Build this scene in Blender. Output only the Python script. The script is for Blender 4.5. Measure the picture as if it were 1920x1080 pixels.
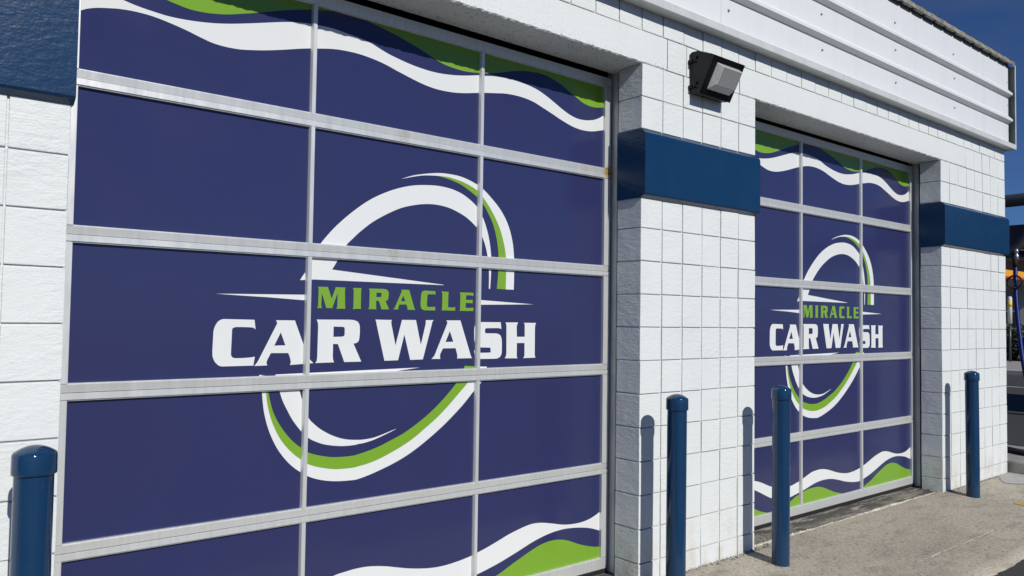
import bpy, bmesh, math, random
from mathutils import Vector, Matrix
from mathutils.geometry import tessellate_polygon

# ------------------------------------------------------------------ start clean
for o in list(bpy.data.objects):
    bpy.data.objects.remove(o, do_unlink=True)
scene = bpy.context.scene
COL = scene.collection
R = math.radians
random.seed(7)

# ------------------------------------------------------------------ camera
cam_d = bpy.data.cameras.new('camera')
cam = bpy.data.objects.new('camera', cam_d)
COL.objects.link(cam)
cam_d.sensor_width = 36.0
cam_d.lens = 1483.4 / 1920 * 36.0
cam_d.clip_start = 0.05
cam_d.clip_end = 3000
_r = Vector((0.770705, -0.637037, 0.014076)); _u = Vector((-0.035319, -0.020652, 0.999163)); _f = Vector((0.636213, 0.770557, 0.038416))
_m = Matrix((_r, _u, -_f)).transposed().to_4x4()
_m.translation = Vector((-0.3582, -3.2099, 1.5870))
cam.matrix_world = _m
scene.camera = cam

# ------------------------------------------------------------------ sky, sun, exposure
SUN_EL, SUN_AZ = R(34.0), R(6.5)      # the sun stands almost square in front of the wall
world = bpy.data.worlds.new('World')
scene.world = world
world.use_nodes = True
wn = world.node_tree.nodes; wl = world.node_tree.links
wn.clear()
w_out = wn.new('ShaderNodeOutputWorld')
w_bg = wn.new('ShaderNodeBackground'); w_bg.inputs['Strength'].default_value = 0.05
sky = wn.new('ShaderNodeTexSky'); sky.sky_type = 'NISHITA'; sky.sun_disc = False
sky.sun_elevation = SUN_EL; sky.sun_rotation = math.pi + SUN_AZ
sky.altitude = 2200; sky.air_density = 1.0; sky.dust_density = 0.0; sky.ozone_density = 6.0
# faint high cirrus
w_tc = wn.new('ShaderNodeTexCoord')
w_map = wn.new('ShaderNodeMapping'); w_map.inputs['Scale'].default_value = (2.0, 2.0, 7.0); w_map.inputs['Rotation'].default_value = (0.35, 0.5, 0.3)
w_no = wn.new('ShaderNodeTexNoise'); w_no.inputs['Scale'].default_value = 1.6; w_no.inputs['Detail'].default_value = 7; w_no.inputs['Roughness'].default_value = 0.55
w_rp = wn.new('ShaderNodeValToRGB'); w_rp.color_ramp.elements[0].position = 0.5; w_rp.color_ramp.elements[1].position = 0.8
w_rp.color_ramp.elements[1].color = (0.2, 0.2, 0.2, 1)
w_mx = wn.new('ShaderNodeMix'); w_mx.data_type = 'RGBA'; w_mx.inputs[7].default_value = (4.5, 5.2, 6.4, 1)
wl.new(w_tc.outputs['Generated'], w_map.inputs['Vector']); wl.new(w_map.outputs['Vector'], w_no.inputs['Vector'])
wl.new(w_no.outputs['Fac'], w_rp.inputs['Fac']); wl.new(w_rp.outputs['Color'], w_mx.inputs[0])
w_tn = wn.new('ShaderNodeMix'); w_tn.data_type = 'RGBA'; w_tn.blend_type = 'MULTIPLY'; w_tn.inputs[0].default_value = 1.0; w_tn.inputs[7].default_value = (0.92, 1.2, 1.66, 1)   # deep polarised blue
wl.new(sky.outputs['Color'], w_tn.inputs[6]); wl.new(w_tn.outputs[2], w_mx.inputs[6]); wl.new(w_mx.outputs[2], w_bg.inputs['Color'])
wl.new(w_bg.outputs['Background'], w_out.inputs['Surface'])

sun_d = bpy.data.lights.new('sun', 'SUN'); sun_d.energy = 5.0; sun_d.angle = R(0.53); sun_d.color = (1.0, 0.955, 0.89)
sun = bpy.data.objects.new('sun', sun_d); COL.objects.link(sun)
sun.location = (-5, -30, 25)
sun.rotation_euler = Vector((math.sin(SUN_AZ) * math.cos(SUN_EL), math.cos(SUN_AZ) * math.cos(SUN_EL), -math.sin(SUN_EL))).to_track_quat('-Z', 'Y').to_euler()
vs = scene.view_settings
vs.view_transform = 'Standard'; vs.look = 'None'; vs.exposure = -0.52; vs.gamma = 1.0; vs.use_curve_mapping = False
scene.render.engine = 'CYCLES'
scene.cycles.max_bounces = 6
scene.cycles.diffuse_bounces = 1

# ------------------------------------------------------------------ measured dimensions (metres)
B = 0.2032                 # block course
ZL = 3.1696                # underside of the lintels
XL, X0, X2, X3, X4 = 0.2145, 3.3024, 4.5169, 7.6121, 9.2563   # edges of the three piers
WT = 0.194                 # wall thickness
YD = 0.28                  # door plane behind the wall face
SLOPE = 0.04               # apron falls away from the wall
TOP = ZL + B               # top of the lintels
PRINT = [
 ('W', [[[(-0.392,1.540),(-0.254,1.538),(-0.248,1.495),(-0.260,1.503),(-0.276,1.504),(-0.309,1.505),(-0.338,1.505),(-0.349,1.502),(-0.354,1.498),(-0.355,1.489),(-0.357,1.399),(-0.357,1.381),(-0.353,1.373),(-0.347,1.368),(-0.337,1.366),(-0.300,1.366),(-0.267,1.368),(-0.255,1.370),(-0.248,1.371),(-0.254,1.331),(-0.394,1.331),(-0.405,1.333),(-0.415,1.339),(-0.426,1.350),(-0.433,1.363),(-0.438,1.377),(-0.439,1.400),(-0.438,1.437),(-0.437,1.483),(-0.434,1.499),(-0.428,1.514),(-0.419,1.528),(-0.408,1.536),(-0.400,1.539)]]]),
 ('W', [[[(-0.153,1.537),(-0.060,1.537),(-0.014,1.422),(0.021,1.351),(0.028,1.344),(0.038,1.335),(-0.080,1.329),(-0.076,1.337),(-0.076,1.348),(-0.080,1.363),(-0.089,1.385),(-0.173,1.386),(-0.187,1.360),(-0.192,1.348),(-0.193,1.341),(-0.189,1.330),(-0.250,1.329),(-0.240,1.340),(-0.231,1.354),(-0.146,1.523),(-0.149,1.531)]], [[(-0.128,1.481),(-0.104,1.421),(-0.158,1.420)]]]),
 ('W', [[[(0.049,1.542),(0.227,1.543),(0.250,1.541),(0.267,1.535),(0.277,1.524),(0.281,1.510),(0.282,1.477),(0.280,1.454),(0.277,1.439),(0.269,1.431),(0.259,1.427),(0.248,1.426),(0.293,1.336),(0.200,1.336),(0.164,1.424),(0.138,1.425),(0.138,1.366),(0.140,1.349),(0.145,1.336),(0.047,1.335),(0.055,1.345),(0.057,1.365),(0.058,1.506),(0.057,1.523),(0.053,1.536)]], [[(0.139,1.509),(0.186,1.508),(0.196,1.506),(0.199,1.499),(0.199,1.472),(0.196,1.463),(0.186,1.460),(0.139,1.459)]]]),
 ('W', [[[(0.368,1.545),(0.464,1.544),(0.460,1.536),(0.462,1.521),(0.488,1.414),(0.524,1.545),(0.609,1.545),(0.642,1.415),(0.670,1.526),(0.670,1.545),(0.719,1.546),(0.711,1.535),(0.708,1.521),(0.656,1.339),(0.578,1.338),(0.540,1.470),(0.505,1.338),(0.425,1.337),(0.377,1.516),(0.373,1.534)]]]),
 ('W', [[[(0.801,1.545),(0.895,1.546),(0.903,1.525),(0.965,1.363),(0.972,1.346),(0.979,1.339),(0.876,1.339),(0.879,1.348),(0.877,1.361),(0.866,1.395),(0.783,1.395),(0.767,1.368),(0.764,1.354),(0.767,1.339),(0.710,1.340),(0.725,1.353),(0.732,1.364),(0.809,1.530),(0.807,1.539)]], [[(0.826,1.488),(0.850,1.430),(0.799,1.429)]]]),
 ('W', [[[(1.042,1.538),(1.177,1.538),(1.183,1.499),(1.174,1.503),(1.156,1.505),(1.076,1.504),(1.067,1.501),(1.065,1.493),(1.066,1.480),(1.070,1.476),(1.081,1.475),(1.140,1.475),(1.161,1.472),(1.177,1.463),(1.185,1.446),(1.188,1.423),(1.188,1.369),(1.184,1.352),(1.172,1.339),(1.155,1.333),(1.134,1.332),(1.039,1.333),(1.000,1.333),(0.997,1.346),(0.991,1.382),(0.999,1.379),(1.016,1.370),(1.041,1.367),(1.104,1.367),(1.108,1.372),(1.107,1.390),(1.103,1.395),(1.040,1.397),(1.024,1.400),(1.007,1.408),(0.999,1.416),(0.993,1.431),(0.991,1.454),(0.990,1.496),(0.993,1.516),(0.999,1.529),(1.017,1.537)]]]),
 ('W', [[[(1.213,1.537),(1.306,1.538),(1.298,1.524),(1.296,1.511),(1.298,1.455),(1.358,1.455),(1.357,1.525),(1.351,1.536),(1.445,1.536),(1.438,1.524),(1.436,1.504),(1.437,1.348),(1.440,1.337),(1.445,1.332),(1.349,1.331),(1.357,1.342),(1.358,1.359),(1.357,1.419),(1.299,1.419),(1.299,1.350),(1.300,1.338),(1.306,1.331),(1.211,1.333),(1.219,1.345),(1.222,1.362),(1.220,1.510),(1.219,1.524)]]]),
 ('G', [[[(0.051,1.699),(0.104,1.700),(0.125,1.644),(0.146,1.701),(0.199,1.700),(0.195,1.693),(0.198,1.602),(0.199,1.596),(0.151,1.596),(0.154,1.602),(0.156,1.614),(0.156,1.673),(0.129,1.598),(0.098,1.598),(0.073,1.670),(0.071,1.613),(0.073,1.601),(0.076,1.597),(0.049,1.597),(0.054,1.603),(0.055,1.612),(0.056,1.685),(0.055,1.693)]]]),
 ('G', [[[(0.239,1.700),(0.287,1.701),(0.284,1.693),(0.284,1.608),(0.286,1.598),(0.239,1.596),(0.243,1.605),(0.243,1.687)]]]),
 ('G', [[[(0.327,1.700),(0.409,1.701),(0.427,1.699),(0.438,1.692),(0.442,1.682),(0.441,1.661),(0.439,1.648),(0.433,1.643),(0.424,1.639),(0.446,1.598),(0.402,1.597),(0.385,1.640),(0.370,1.640),(0.370,1.612),(0.372,1.597),(0.326,1.597),(0.331,1.607),(0.332,1.681),(0.331,1.692)]], [[(0.371,1.681),(0.396,1.681),(0.400,1.678),(0.399,1.662),(0.397,1.660),(0.371,1.658)]]]),
 ('G', [[[(0.515,1.701),(0.563,1.701),(0.568,1.690),(0.598,1.605),(0.605,1.598),(0.555,1.598),(0.556,1.605),(0.549,1.625),(0.506,1.624),(0.500,1.608),(0.500,1.599),(0.470,1.598),(0.479,1.607),(0.518,1.690),(0.519,1.696)]], [[(0.528,1.670),(0.542,1.642),(0.516,1.641)]]]),
 ('G', [[[(0.661,1.701),(0.727,1.700),(0.728,1.681),(0.718,1.683),(0.684,1.682),(0.678,1.679),(0.677,1.673),(0.675,1.621),(0.678,1.616),(0.688,1.615),(0.716,1.616),(0.728,1.617),(0.728,1.597),(0.660,1.597),(0.649,1.600),(0.641,1.606),(0.636,1.615),(0.635,1.634),(0.637,1.672),(0.639,1.686),(0.644,1.695),(0.651,1.699)]]]),
 ('G', [[[(0.767,1.700),(0.815,1.699),(0.812,1.691),(0.811,1.616),(0.840,1.615),(0.860,1.617),(0.857,1.598),(0.768,1.599),(0.772,1.604),(0.773,1.685)]]]),
 ('G', [[[(0.888,1.699),(0.980,1.699),(0.981,1.682),(0.968,1.684),(0.931,1.684),(0.929,1.659),(0.956,1.659),(0.976,1.660),(0.976,1.641),(0.953,1.642),(0.929,1.642),(0.928,1.615),(0.957,1.615),(0.983,1.617),(0.980,1.598),(0.887,1.598),(0.891,1.606),(0.892,1.684)]]]),
 ('W', [[[(-0.433,1.651),(-0.223,1.655),(-0.006,1.659),(-0.005,1.632),(-0.194,1.642),(-0.314,1.646)]]]),
 ('W', [[[(1.021,1.661),(1.423,1.645),(1.022,1.634)]]]),
 ('W', [[[(-0.040,1.727),(-0.004,1.783),(0.024,1.841),(0.056,1.900),(0.114,1.971),(0.165,2.022),(0.228,2.077),(0.304,2.134),(0.382,2.179),(0.474,2.219),(0.569,2.247),(0.655,2.260),(0.743,2.265),(0.834,2.256),(0.915,2.230),(0.997,2.178),(1.040,2.119),(1.069,2.055),(1.087,1.995),(1.099,1.928),(1.102,1.873),(1.102,1.806),(1.097,1.725)], [(1.088,1.725),(1.088,1.794),(1.085,1.850),(1.077,1.899),(1.063,1.954),(1.039,2.008),(1.000,2.060),(0.931,2.109),(0.863,2.138),(0.797,2.156),(0.720,2.163),(0.645,2.158),(0.571,2.143),(0.500,2.121),(0.419,2.082),(0.340,2.035),(0.275,1.984),(0.232,1.944),(0.192,1.902),(0.157,1.839),(0.124,1.785)], [(0.780,1.736),(0.780,1.734),(0.032,1.733)]]]),
 ('W', [[[(0.502,2.274),(0.568,2.299),(0.641,2.318),(0.729,2.334),(0.793,2.338),(0.872,2.335),(0.940,2.321),(1.002,2.300),(1.044,2.278),(1.094,2.241),(1.152,2.191),(1.196,2.139),(1.230,2.079),(1.253,2.013),(1.265,1.950),(1.269,1.894),(1.271,1.825),(1.270,1.726)], [(1.210,1.726),(1.212,1.834),(1.210,1.896),(1.200,1.958),(1.180,2.024),(1.154,2.084),(1.117,2.143),(1.081,2.190),(1.038,2.235),(0.996,2.270),(0.940,2.293),(0.886,2.308),(0.833,2.317),(0.794,2.321),(0.729,2.319),(0.641,2.310),(0.568,2.293)]]]),
 ('G', [[[(0.729,2.319),(0.794,2.321),(0.833,2.317),(0.886,2.308),(0.940,2.293),(0.996,2.270),(1.038,2.235),(1.081,2.190),(1.117,2.143),(1.154,2.084),(1.180,2.024),(1.200,1.958),(1.210,1.896),(1.212,1.834),(1.210,1.726)], [(1.145,1.727),(1.151,1.786),(1.154,1.853),(1.154,1.909),(1.146,1.976),(1.131,2.037),(1.108,2.097),(1.074,2.152),(1.039,2.197),(0.999,2.231),(0.941,2.263),(0.887,2.288),(0.833,2.303),(0.781,2.313)]]]),
 ('W', [[[(-0.225,1.288),(-0.218,1.245),(-0.211,1.209),(-0.206,1.168),(-0.199,1.121),(-0.184,1.063),(-0.164,1.010),(-0.135,0.953),(-0.101,0.905),(-0.061,0.862),(-0.016,0.827),(0.023,0.803),(0.072,0.783),(0.131,0.768),(0.192,0.760),(0.253,0.757),(0.285,0.758),(0.348,0.771),(0.412,0.789),(0.478,0.810),(0.545,0.836),(0.613,0.869),(0.682,0.909),(0.753,0.955),(0.825,1.007),(0.921,1.086),(0.999,1.163),(1.056,1.217),(1.082,1.289)], [(1.008,1.292),(0.957,1.212),(0.897,1.154),(0.823,1.086),(0.751,1.027),(0.680,0.979),(0.611,0.934),(0.543,0.899),(0.476,0.871),(0.411,0.847),(0.347,0.830),(0.284,0.820),(0.258,0.817),(0.202,0.818),(0.154,0.822),(0.082,0.838),(0.024,0.859),(-0.017,0.887),(-0.051,0.914),(-0.088,0.951),(-0.120,0.993),(-0.148,1.045),(-0.169,1.098),(-0.184,1.156),(-0.192,1.208),(-0.203,1.247),(-0.214,1.287)]]]),
 ('G', [[[(-0.214,1.287),(-0.203,1.247),(-0.192,1.208),(-0.184,1.156),(-0.169,1.098),(-0.148,1.045),(-0.120,0.993),(-0.088,0.951),(-0.051,0.914),(-0.017,0.887),(0.024,0.859),(0.082,0.838),(0.154,0.822),(0.202,0.818),(0.258,0.817),(0.284,0.820),(0.347,0.830),(0.411,0.847),(0.476,0.871),(0.543,0.899),(0.611,0.934),(0.680,0.979),(0.751,1.027),(0.823,1.086),(0.897,1.154),(0.957,1.212),(1.008,1.292)], [(0.930,1.298),(0.881,1.215),(0.822,1.153),(0.750,1.090),(0.679,1.038),(0.610,0.996),(0.542,0.960),(0.475,0.934),(0.410,0.910),(0.345,0.892),(0.282,0.879),(0.256,0.876),(0.201,0.876),(0.141,0.881),(0.081,0.894),(0.025,0.913),(-0.013,0.938),(-0.058,0.975),(-0.098,1.020),(-0.130,1.067),(-0.156,1.118),(-0.172,1.171),(-0.180,1.206),(-0.191,1.247),(-0.202,1.287)]]]),
 ('W', [[[(-0.149,1.287),(-0.138,1.242),(-0.125,1.204),(-0.111,1.165),(-0.087,1.119),(-0.058,1.070),(-0.015,1.016),(0.024,0.981),(0.068,0.958),(0.115,0.942),(0.175,0.931),(0.224,0.927),(0.274,0.928),(0.281,0.930),(0.319,0.933),(0.370,0.943),(0.422,0.959),(0.474,0.977),(0.505,0.989)], [(0.474,0.981),(0.421,0.966),(0.370,0.954),(0.319,0.950),(0.281,0.951),(0.223,0.958),(0.174,0.972),(0.126,0.993),(0.078,1.022),(0.042,1.052),(0.024,1.071),(0.000,1.113),(-0.013,1.157),(-0.026,1.200),(-0.034,1.232)], [(0.467,1.280),(0.638,1.297)]]]),
 ('W', [[[(-1.037,2.747),(-0.994,2.768),(-0.974,2.779),(-0.942,2.791),(-0.904,2.800),(-0.857,2.809),(-0.793,2.814),(-0.723,2.811),(-0.650,2.799),(-0.586,2.785),(-0.532,2.770),(-0.476,2.757),(-0.420,2.753),(-0.356,2.756),(-0.292,2.767),(-0.232,2.780),(-0.159,2.799),(-0.083,2.821),(-0.019,2.838),(0.028,2.848),(0.079,2.859),(0.134,2.867),(0.206,2.871),(0.269,2.869),(0.333,2.862),(0.399,2.850),(0.466,2.832),(0.535,2.815),(0.605,2.799),(0.676,2.788),(0.743,2.785),(0.823,2.789),(0.899,2.800),(0.999,2.821),(1.040,2.829),(1.117,2.842),(1.186,2.853),(1.257,2.857),(1.329,2.855),(1.403,2.845),(1.479,2.823),(1.557,2.799),(1.635,2.774),(1.716,2.753),(1.784,2.744),(1.847,2.744),(1.910,2.752),(1.999,2.775),(2.083,2.807)], [(2.081,2.933),(1.998,2.869),(1.937,2.835),(1.881,2.817),(1.818,2.808),(1.763,2.808),(1.701,2.820),(1.634,2.844),(1.568,2.873),(1.503,2.900),(1.440,2.921),(1.377,2.934),(1.304,2.941),(1.232,2.945),(1.144,2.940),(1.092,2.935),(1.038,2.925),(0.997,2.920),(0.910,2.900),(0.834,2.886),(0.747,2.876),(0.674,2.874),(0.603,2.878),(0.533,2.886),(0.465,2.898),(0.409,2.910),(0.353,2.927),(0.310,2.941),(0.251,2.951),(0.183,2.957),(0.132,2.962),(0.077,2.964),(0.027,2.961),(-0.016,2.958),(-0.080,2.949),(-0.150,2.933),(-0.236,2.908),(-0.325,2.882),(-0.411,2.859),(-0.490,2.843),(-0.577,2.832),(-0.661,2.828),(-0.734,2.833),(-0.794,2.840),(-0.843,2.850),(-0.892,2.863),(-0.940,2.876),(-0.986,2.889),(-1.042,2.907)]]]),
 ('G', [[[(-0.797,2.938),(-0.736,2.914),(-0.674,2.896),(-0.632,2.888),(-0.578,2.881),(-0.524,2.882),(-0.469,2.889),(-0.412,2.901),(-0.344,2.922),(-0.267,2.947),(-0.207,2.969),(-0.145,2.990),(-0.082,3.009),(-0.017,3.027),(0.026,3.035),(0.075,3.045),(0.140,3.051),(0.212,3.053),(0.286,3.048),(0.362,3.035),(0.445,3.019),(0.519,3.000),(0.589,2.981),(0.649,2.962),(0.703,2.944),(0.758,2.930),(0.821,2.923),(0.884,2.921),(0.942,2.925),(0.997,2.934),(1.041,2.939),(1.086,2.950),(1.143,2.966),(1.219,2.989),(1.290,3.007),(1.351,3.018),(1.425,3.025),(1.501,3.022),(1.573,3.007),(1.639,2.987),(1.692,2.963),(1.754,2.938),(1.809,2.916),(1.865,2.906),(1.922,2.906),(1.997,2.919),(2.081,2.938)], [(2.081,3.400),(-0.797,3.400)]]]),
 ('W', [[[(-0.790,0.340),(-0.714,0.348),(-0.637,0.338),(-0.556,0.317),(-0.475,0.288),(-0.408,0.266),(-0.277,0.238),(-0.149,0.238),(-0.050,0.254),(0.023,0.269),(0.167,0.310),(0.229,0.318),(0.283,0.322),(0.343,0.321),(0.404,0.313),(0.462,0.301),(0.521,0.285),(0.581,0.269),(0.642,0.256),(0.704,0.246),(0.767,0.240),(0.831,0.240),(0.897,0.245),(0.952,0.252),(1.000,0.260),(1.040,0.270),(1.105,0.286),(1.182,0.309),(1.261,0.333),(1.341,0.351),(1.412,0.363),(1.468,0.364),(1.531,0.356),(1.595,0.342),(1.683,0.322),(1.756,0.314),(1.830,0.313),(1.898,0.321),(1.955,0.337),(2.010,0.359),(2.059,0.381)], [(2.061,0.211),(2.012,0.232),(1.918,0.264),(1.836,0.281),(1.756,0.291),(1.684,0.295),(1.595,0.290),(1.509,0.276),(1.425,0.255),(1.343,0.229),(1.263,0.205),(1.185,0.183),(1.108,0.165),(1.043,0.152),(0.981,0.144),(0.874,0.150),(0.743,0.170),(0.615,0.200),(0.502,0.221),(0.392,0.228),(0.272,0.222),(0.166,0.204),(0.074,0.185),(-0.050,0.165),(-0.149,0.151),(-0.277,0.150),(-0.408,0.178),(-0.475,0.202),(-0.556,0.236),(-0.637,0.268),(-0.713,0.292),(-0.790,0.313)]]]),
 ('G', [[[(-0.789,0.158),(-0.713,0.147),(-0.636,0.125),(-0.565,0.098),(-0.474,0.076),(-0.382,0.065),(-0.288,0.068),(-0.224,0.085),(-0.143,0.115),(-0.072,0.141),(0.023,0.164),(0.080,0.175),(0.166,0.183),(0.272,0.182),(0.368,0.164),(0.477,0.128),(0.577,0.097),(0.665,0.078),(0.768,0.058),(0.873,0.046),(0.980,0.059),(1.109,0.099),(1.168,0.116),(1.212,0.131),(1.264,0.152),(1.344,0.182),(1.426,0.211),(1.493,0.231),(1.556,0.241),(1.614,0.242),(1.673,0.234),(1.733,0.217),(1.807,0.187),(1.882,0.162),(1.945,0.146),(2.013,0.136),(2.062,0.132)], [(2.062,-0.050),(-0.789,-0.050)]]]),
]

# ------------------------------------------------------------------ helpers
def obj(name, mesh, mat=None, parent=None, loc=None):
    o = bpy.data.objects.new(name, mesh)
    COL.objects.link(o)
    if mat is not None and not mesh.materials:
        mesh.materials.append(mat)
    if parent is not None:
        o.parent = parent
    if loc is not None:
        o.location = loc
    return o

def empty(name, loc=(0, 0, 0), parent=None):
    o = bpy.data.objects.new(name, None)
    o.empty_display_size = 0.1
    COL.objects.link(o)
    o.location = loc
    if parent is not None:
        o.parent = parent
    return o

def tag(o, label=None, cat=None, group=None, kind=None):
    if label: o['label'] = label
    if cat: o['category'] = cat
    if group: o['group'] = group
    if kind: o['kind'] = kind
    return o

def bm_mesh(bm, name, smooth=False):
    me = bpy.data.meshes.new(name)
    bmesh.ops.recalc_face_normals(bm, faces=bm.faces[:])
    bm.to_mesh(me); bm.free()
    if smooth:
        for p in me.polygons: p.use_smooth = True
    return me

def box_bm(bm, lo, hi, bevel=0.0, seg=1):
    t = bmesh.new()
    vs_ = [t.verts.new((x, y, z)) for x in (lo[0], hi[0]) for y in (lo[1], hi[1]) for z in (lo[2], hi[2])]
    for f in ((0, 1, 3, 2), (4, 6, 7, 5), (0, 4, 5, 1), (2, 3, 7, 6), (0, 2, 6, 4), (1, 5, 7, 3)):
        t.faces.new([vs_[i] for i in f])
    if bevel:
        bmesh.ops.bevel(t, geom=t.edges[:], offset=bevel, segments=seg, affect='EDGES', profile=0.6)
    bmesh.ops.recalc_face_normals(t, faces=t.faces[:])
    m = bpy.data.meshes.new('tmp'); t.to_mesh(m); t.free()
    bm.from_mesh(m); bpy.data.meshes.remove(m)

def box(name, lo, hi, mat, parent=None, bevel=0.0, seg=1):
    bm = bmesh.new(); box_bm(bm, lo, hi, bevel, seg)
    return obj(name, bm_mesh(bm, name), mat, parent)

def extrude_x(name, prof, x0, x1, mat, parent=None, nseg=1, jitter=None, bevel=0.0):
    """closed profile of (y, z) points swept along x"""
    bm = bmesh.new()
    rings = []
    for i in range(nseg + 1):
        x = x0 + (x1 - x0) * i / nseg
        ring = []
        for k, (y, z) in enumerate(prof):
            dy, dz = jitter(k, x) if jitter else (0, 0)
            ring.append(bm.verts.new((x, y + dy, z + dz)))
        rings.append(ring)
    n = len(prof)
    for a, b in zip(rings[:-1], rings[1:]):
        for k in range(n):
            bm.faces.new((a[k], a[(k + 1) % n], b[(k + 1) % n], b[k]))
    bm.faces.new(rings[0][::-1]); bm.faces.new(rings[-1])
    if bevel:
        bmesh.ops.bevel(bm, geom=bm.edges[:], offset=bevel, segments=1, affect='EDGES')
    return obj(name, bm_mesh(bm, name), mat, parent)

def lathe(bm, prof, n=40, center=(0, 0)):
    rings = []
    for r, z in prof:
        if r < 1e-6:
            rings.append([bm.verts.new((center[0], center[1], z))])
        else:
            rings.append([bm.verts.new((center[0] + r * math.cos(2 * math.pi * i / n), center[1] + r * math.sin(2 * math.pi * i / n), z)) for i in range(n)])
    for a, b in zip(rings[:-1], rings[1:]):
        for i in range(n):
            j = (i + 1) % n
            if len(a) == 1 and len(b) == 1: continue
            if len(a) == 1: bm.faces.new((a[0], b[j], b[i]))
            elif len(b) == 1: bm.faces.new((a[i], a[j], b[0]))
            else: bm.faces.new((a[i], a[j], b[j], b[i]))

def catmull(pts, k=5):
    if len(pts) < 4: return list(pts)
    out = []
    P = [pts[0]] + list(pts) + [pts[-1]]
    for i in range(1, len(P) - 2):
        p0, p1, p2, p3 = (Vector(q) for q in P[i - 1:i + 3])
        for s in range(k):
            t = s / k
            out.append(tuple(0.5 * ((2 * p1) + (p2 - p0) * t + (2 * p0 - 5 * p1 + 4 * p2 - p3) * t * t + (3 * p1 - p0 - 3 * p2 + p3) * t ** 3)))
    out.append(tuple(pts[-1]))
    return out

def tube_bm(bm, pts, r, n=12, cap=True):
    pts = [Vector(p) for p in pts]
    rings = []
    up = Vector((0, 0, 1))
    for i, p in enumerate(pts):
        d = (pts[min(i + 1, len(pts) - 1)] - pts[max(i - 1, 0)]).normalized()
        a = d.cross(up)
        if a.length < 1e-3: a = d.cross(Vector((1, 0, 0)))
        a.normalize(); b = d.cross(a)
        rr = r[i] if isinstance(r, (list, tuple)) else r
        rings.append([bm.verts.new(p + rr * (math.cos(2 * math.pi * k / n) * a + math.sin(2 * math.pi * k / n) * b)) for k in range(n)])
    for a, b in zip(rings[:-1], rings[1:]):
        for k in range(n):
            bm.faces.new((a[k], a[(k + 1) % n], b[(k + 1) % n], b[k]))
    if cap:
        bm.faces.new(rings[0][::-1]); bm.faces.new(rings[-1])

def tube(name, pts, r, mat, parent=None, n=12):
    bm = bmesh.new(); tube_bm(bm, pts, r, n)
    return obj(name, bm_mesh(bm, name, True), mat, parent)

# ------------------------------------------------------------------ materials
class Mat:
    def __init__(self, name, base=(0.8, 0.8, 0.8), rough=0.5, metal=0.0, spec=0.5):
        self.m = bpy.data.materials.new(name); self.m.use_nodes = True
        self.n = self.m.node_tree.nodes; self.l = self.m.node_tree.links
        self.b = self.n['Principled BSDF']
        self.b.inputs['Base Color'].default_value = (*base, 1)
        self.b.inputs['Roughness'].default_value = rough
        self.b.inputs['Metallic'].default_value = metal
        self.b.inputs['Specular IOR Level'].default_value = spec
        self.base = base
        self.geo = self.n.new('ShaderNodeNewGeometry')
        self.normal = None
        self.col = None
    def noise(self, scale, stretch=(1, 1, 1), detail=4, rough=0.55, kind='noise'):
        mp = self.n.new('ShaderNodeMapping'); mp.inputs['Scale'].default_value = stretch
        self.l.new(self.geo.outputs['Position'], mp.inputs['Vector'])
        if kind == 'noise':
            t = self.n.new('ShaderNodeTexNoise'); t.inputs['Scale'].default_value = scale
            t.inputs['Detail'].default_value = detail; t.inputs['Roughness'].default_value = rough
            o = t.outputs['Fac']
        else:
            t = self.n.new('ShaderNodeTexVoronoi'); t.inputs['Scale'].default_value = scale
            o = t.outputs['Distance']
        self.l.new(mp.outputs['Vector'], t.inputs['Vector'])
        return o
    def ramp(self, sock, p0, p1, c0=0.0, c1=1.0):
        r = self.n.new('ShaderNodeMapRange'); r.inputs[1].default_value = p0; r.inputs[2].default_value = p1
        r.inputs[3].default_value = c0; r.inputs[4].default_value = c1
        self.l.new(sock, r.inputs[0]); return r.outputs[0]
    def mul(self, a, b, op='MULTIPLY'):
        m = self.n.new('ShaderNodeMath'); m.operation = op
        for i, s in enumerate((a, b)):
            if isinstance(s, (int, float)): m.inputs[i].default_value = s
            else: self.l.new(s, m.inputs[i])
        return m.outputs[0]
    def tint(self, fac, color):
        """mix the colour so far towards `color` by fac"""
        m = self.n.new('ShaderNodeMix'); m.data_type = 'RGBA'
        self.l.new(fac, m.inputs[0])
        if self.col is None: m.inputs[6].default_value = (*self.base, 1)
        else: self.l.new(self.col, m.inputs[6])
        m.inputs[7].default_value = (*color, 1)
        self.col = m.outputs[2]
        self.l.new(self.col, self.b.inputs['Base Color'])
        return self
    def bump(self, sock, dist, strength=1.0):
        bp = self.n.new('ShaderNodeBump'); bp.inputs['Distance'].default_value = dist; bp.inputs['Strength'].default_value = strength
        self.l.new(sock, bp.inputs['Height'])
        if self.normal is not None: self.l.new(self.normal, bp.inputs['Normal'])
        self.normal = bp.outputs['Normal']
        self.l.new(self.normal, self.b.inputs['Normal'])
        return self
    def spot(self, p, r, soft=0.5):
        """1 inside a sphere of radius r round world point p"""
        d = self.n.new('ShaderNodeVectorMath'); d.operation = 'DISTANCE'; d.inputs[1].default_value = p
        self.l.new(self.geo.outputs['Position'], d.inputs[0])
        return self.ramp(d.outputs['Value'], r * soft, r, 1.0, 0.0)
    def axis(self, i):
        s = self.n.new('ShaderNodeSeparateXYZ'); self.l.new(self.geo.outputs['Position'], s.inputs[0]); return s.outputs[i]
    def roughmap(self, sock):
        self.l.new(sock, self.b.inputs['Roughness']); return self

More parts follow.
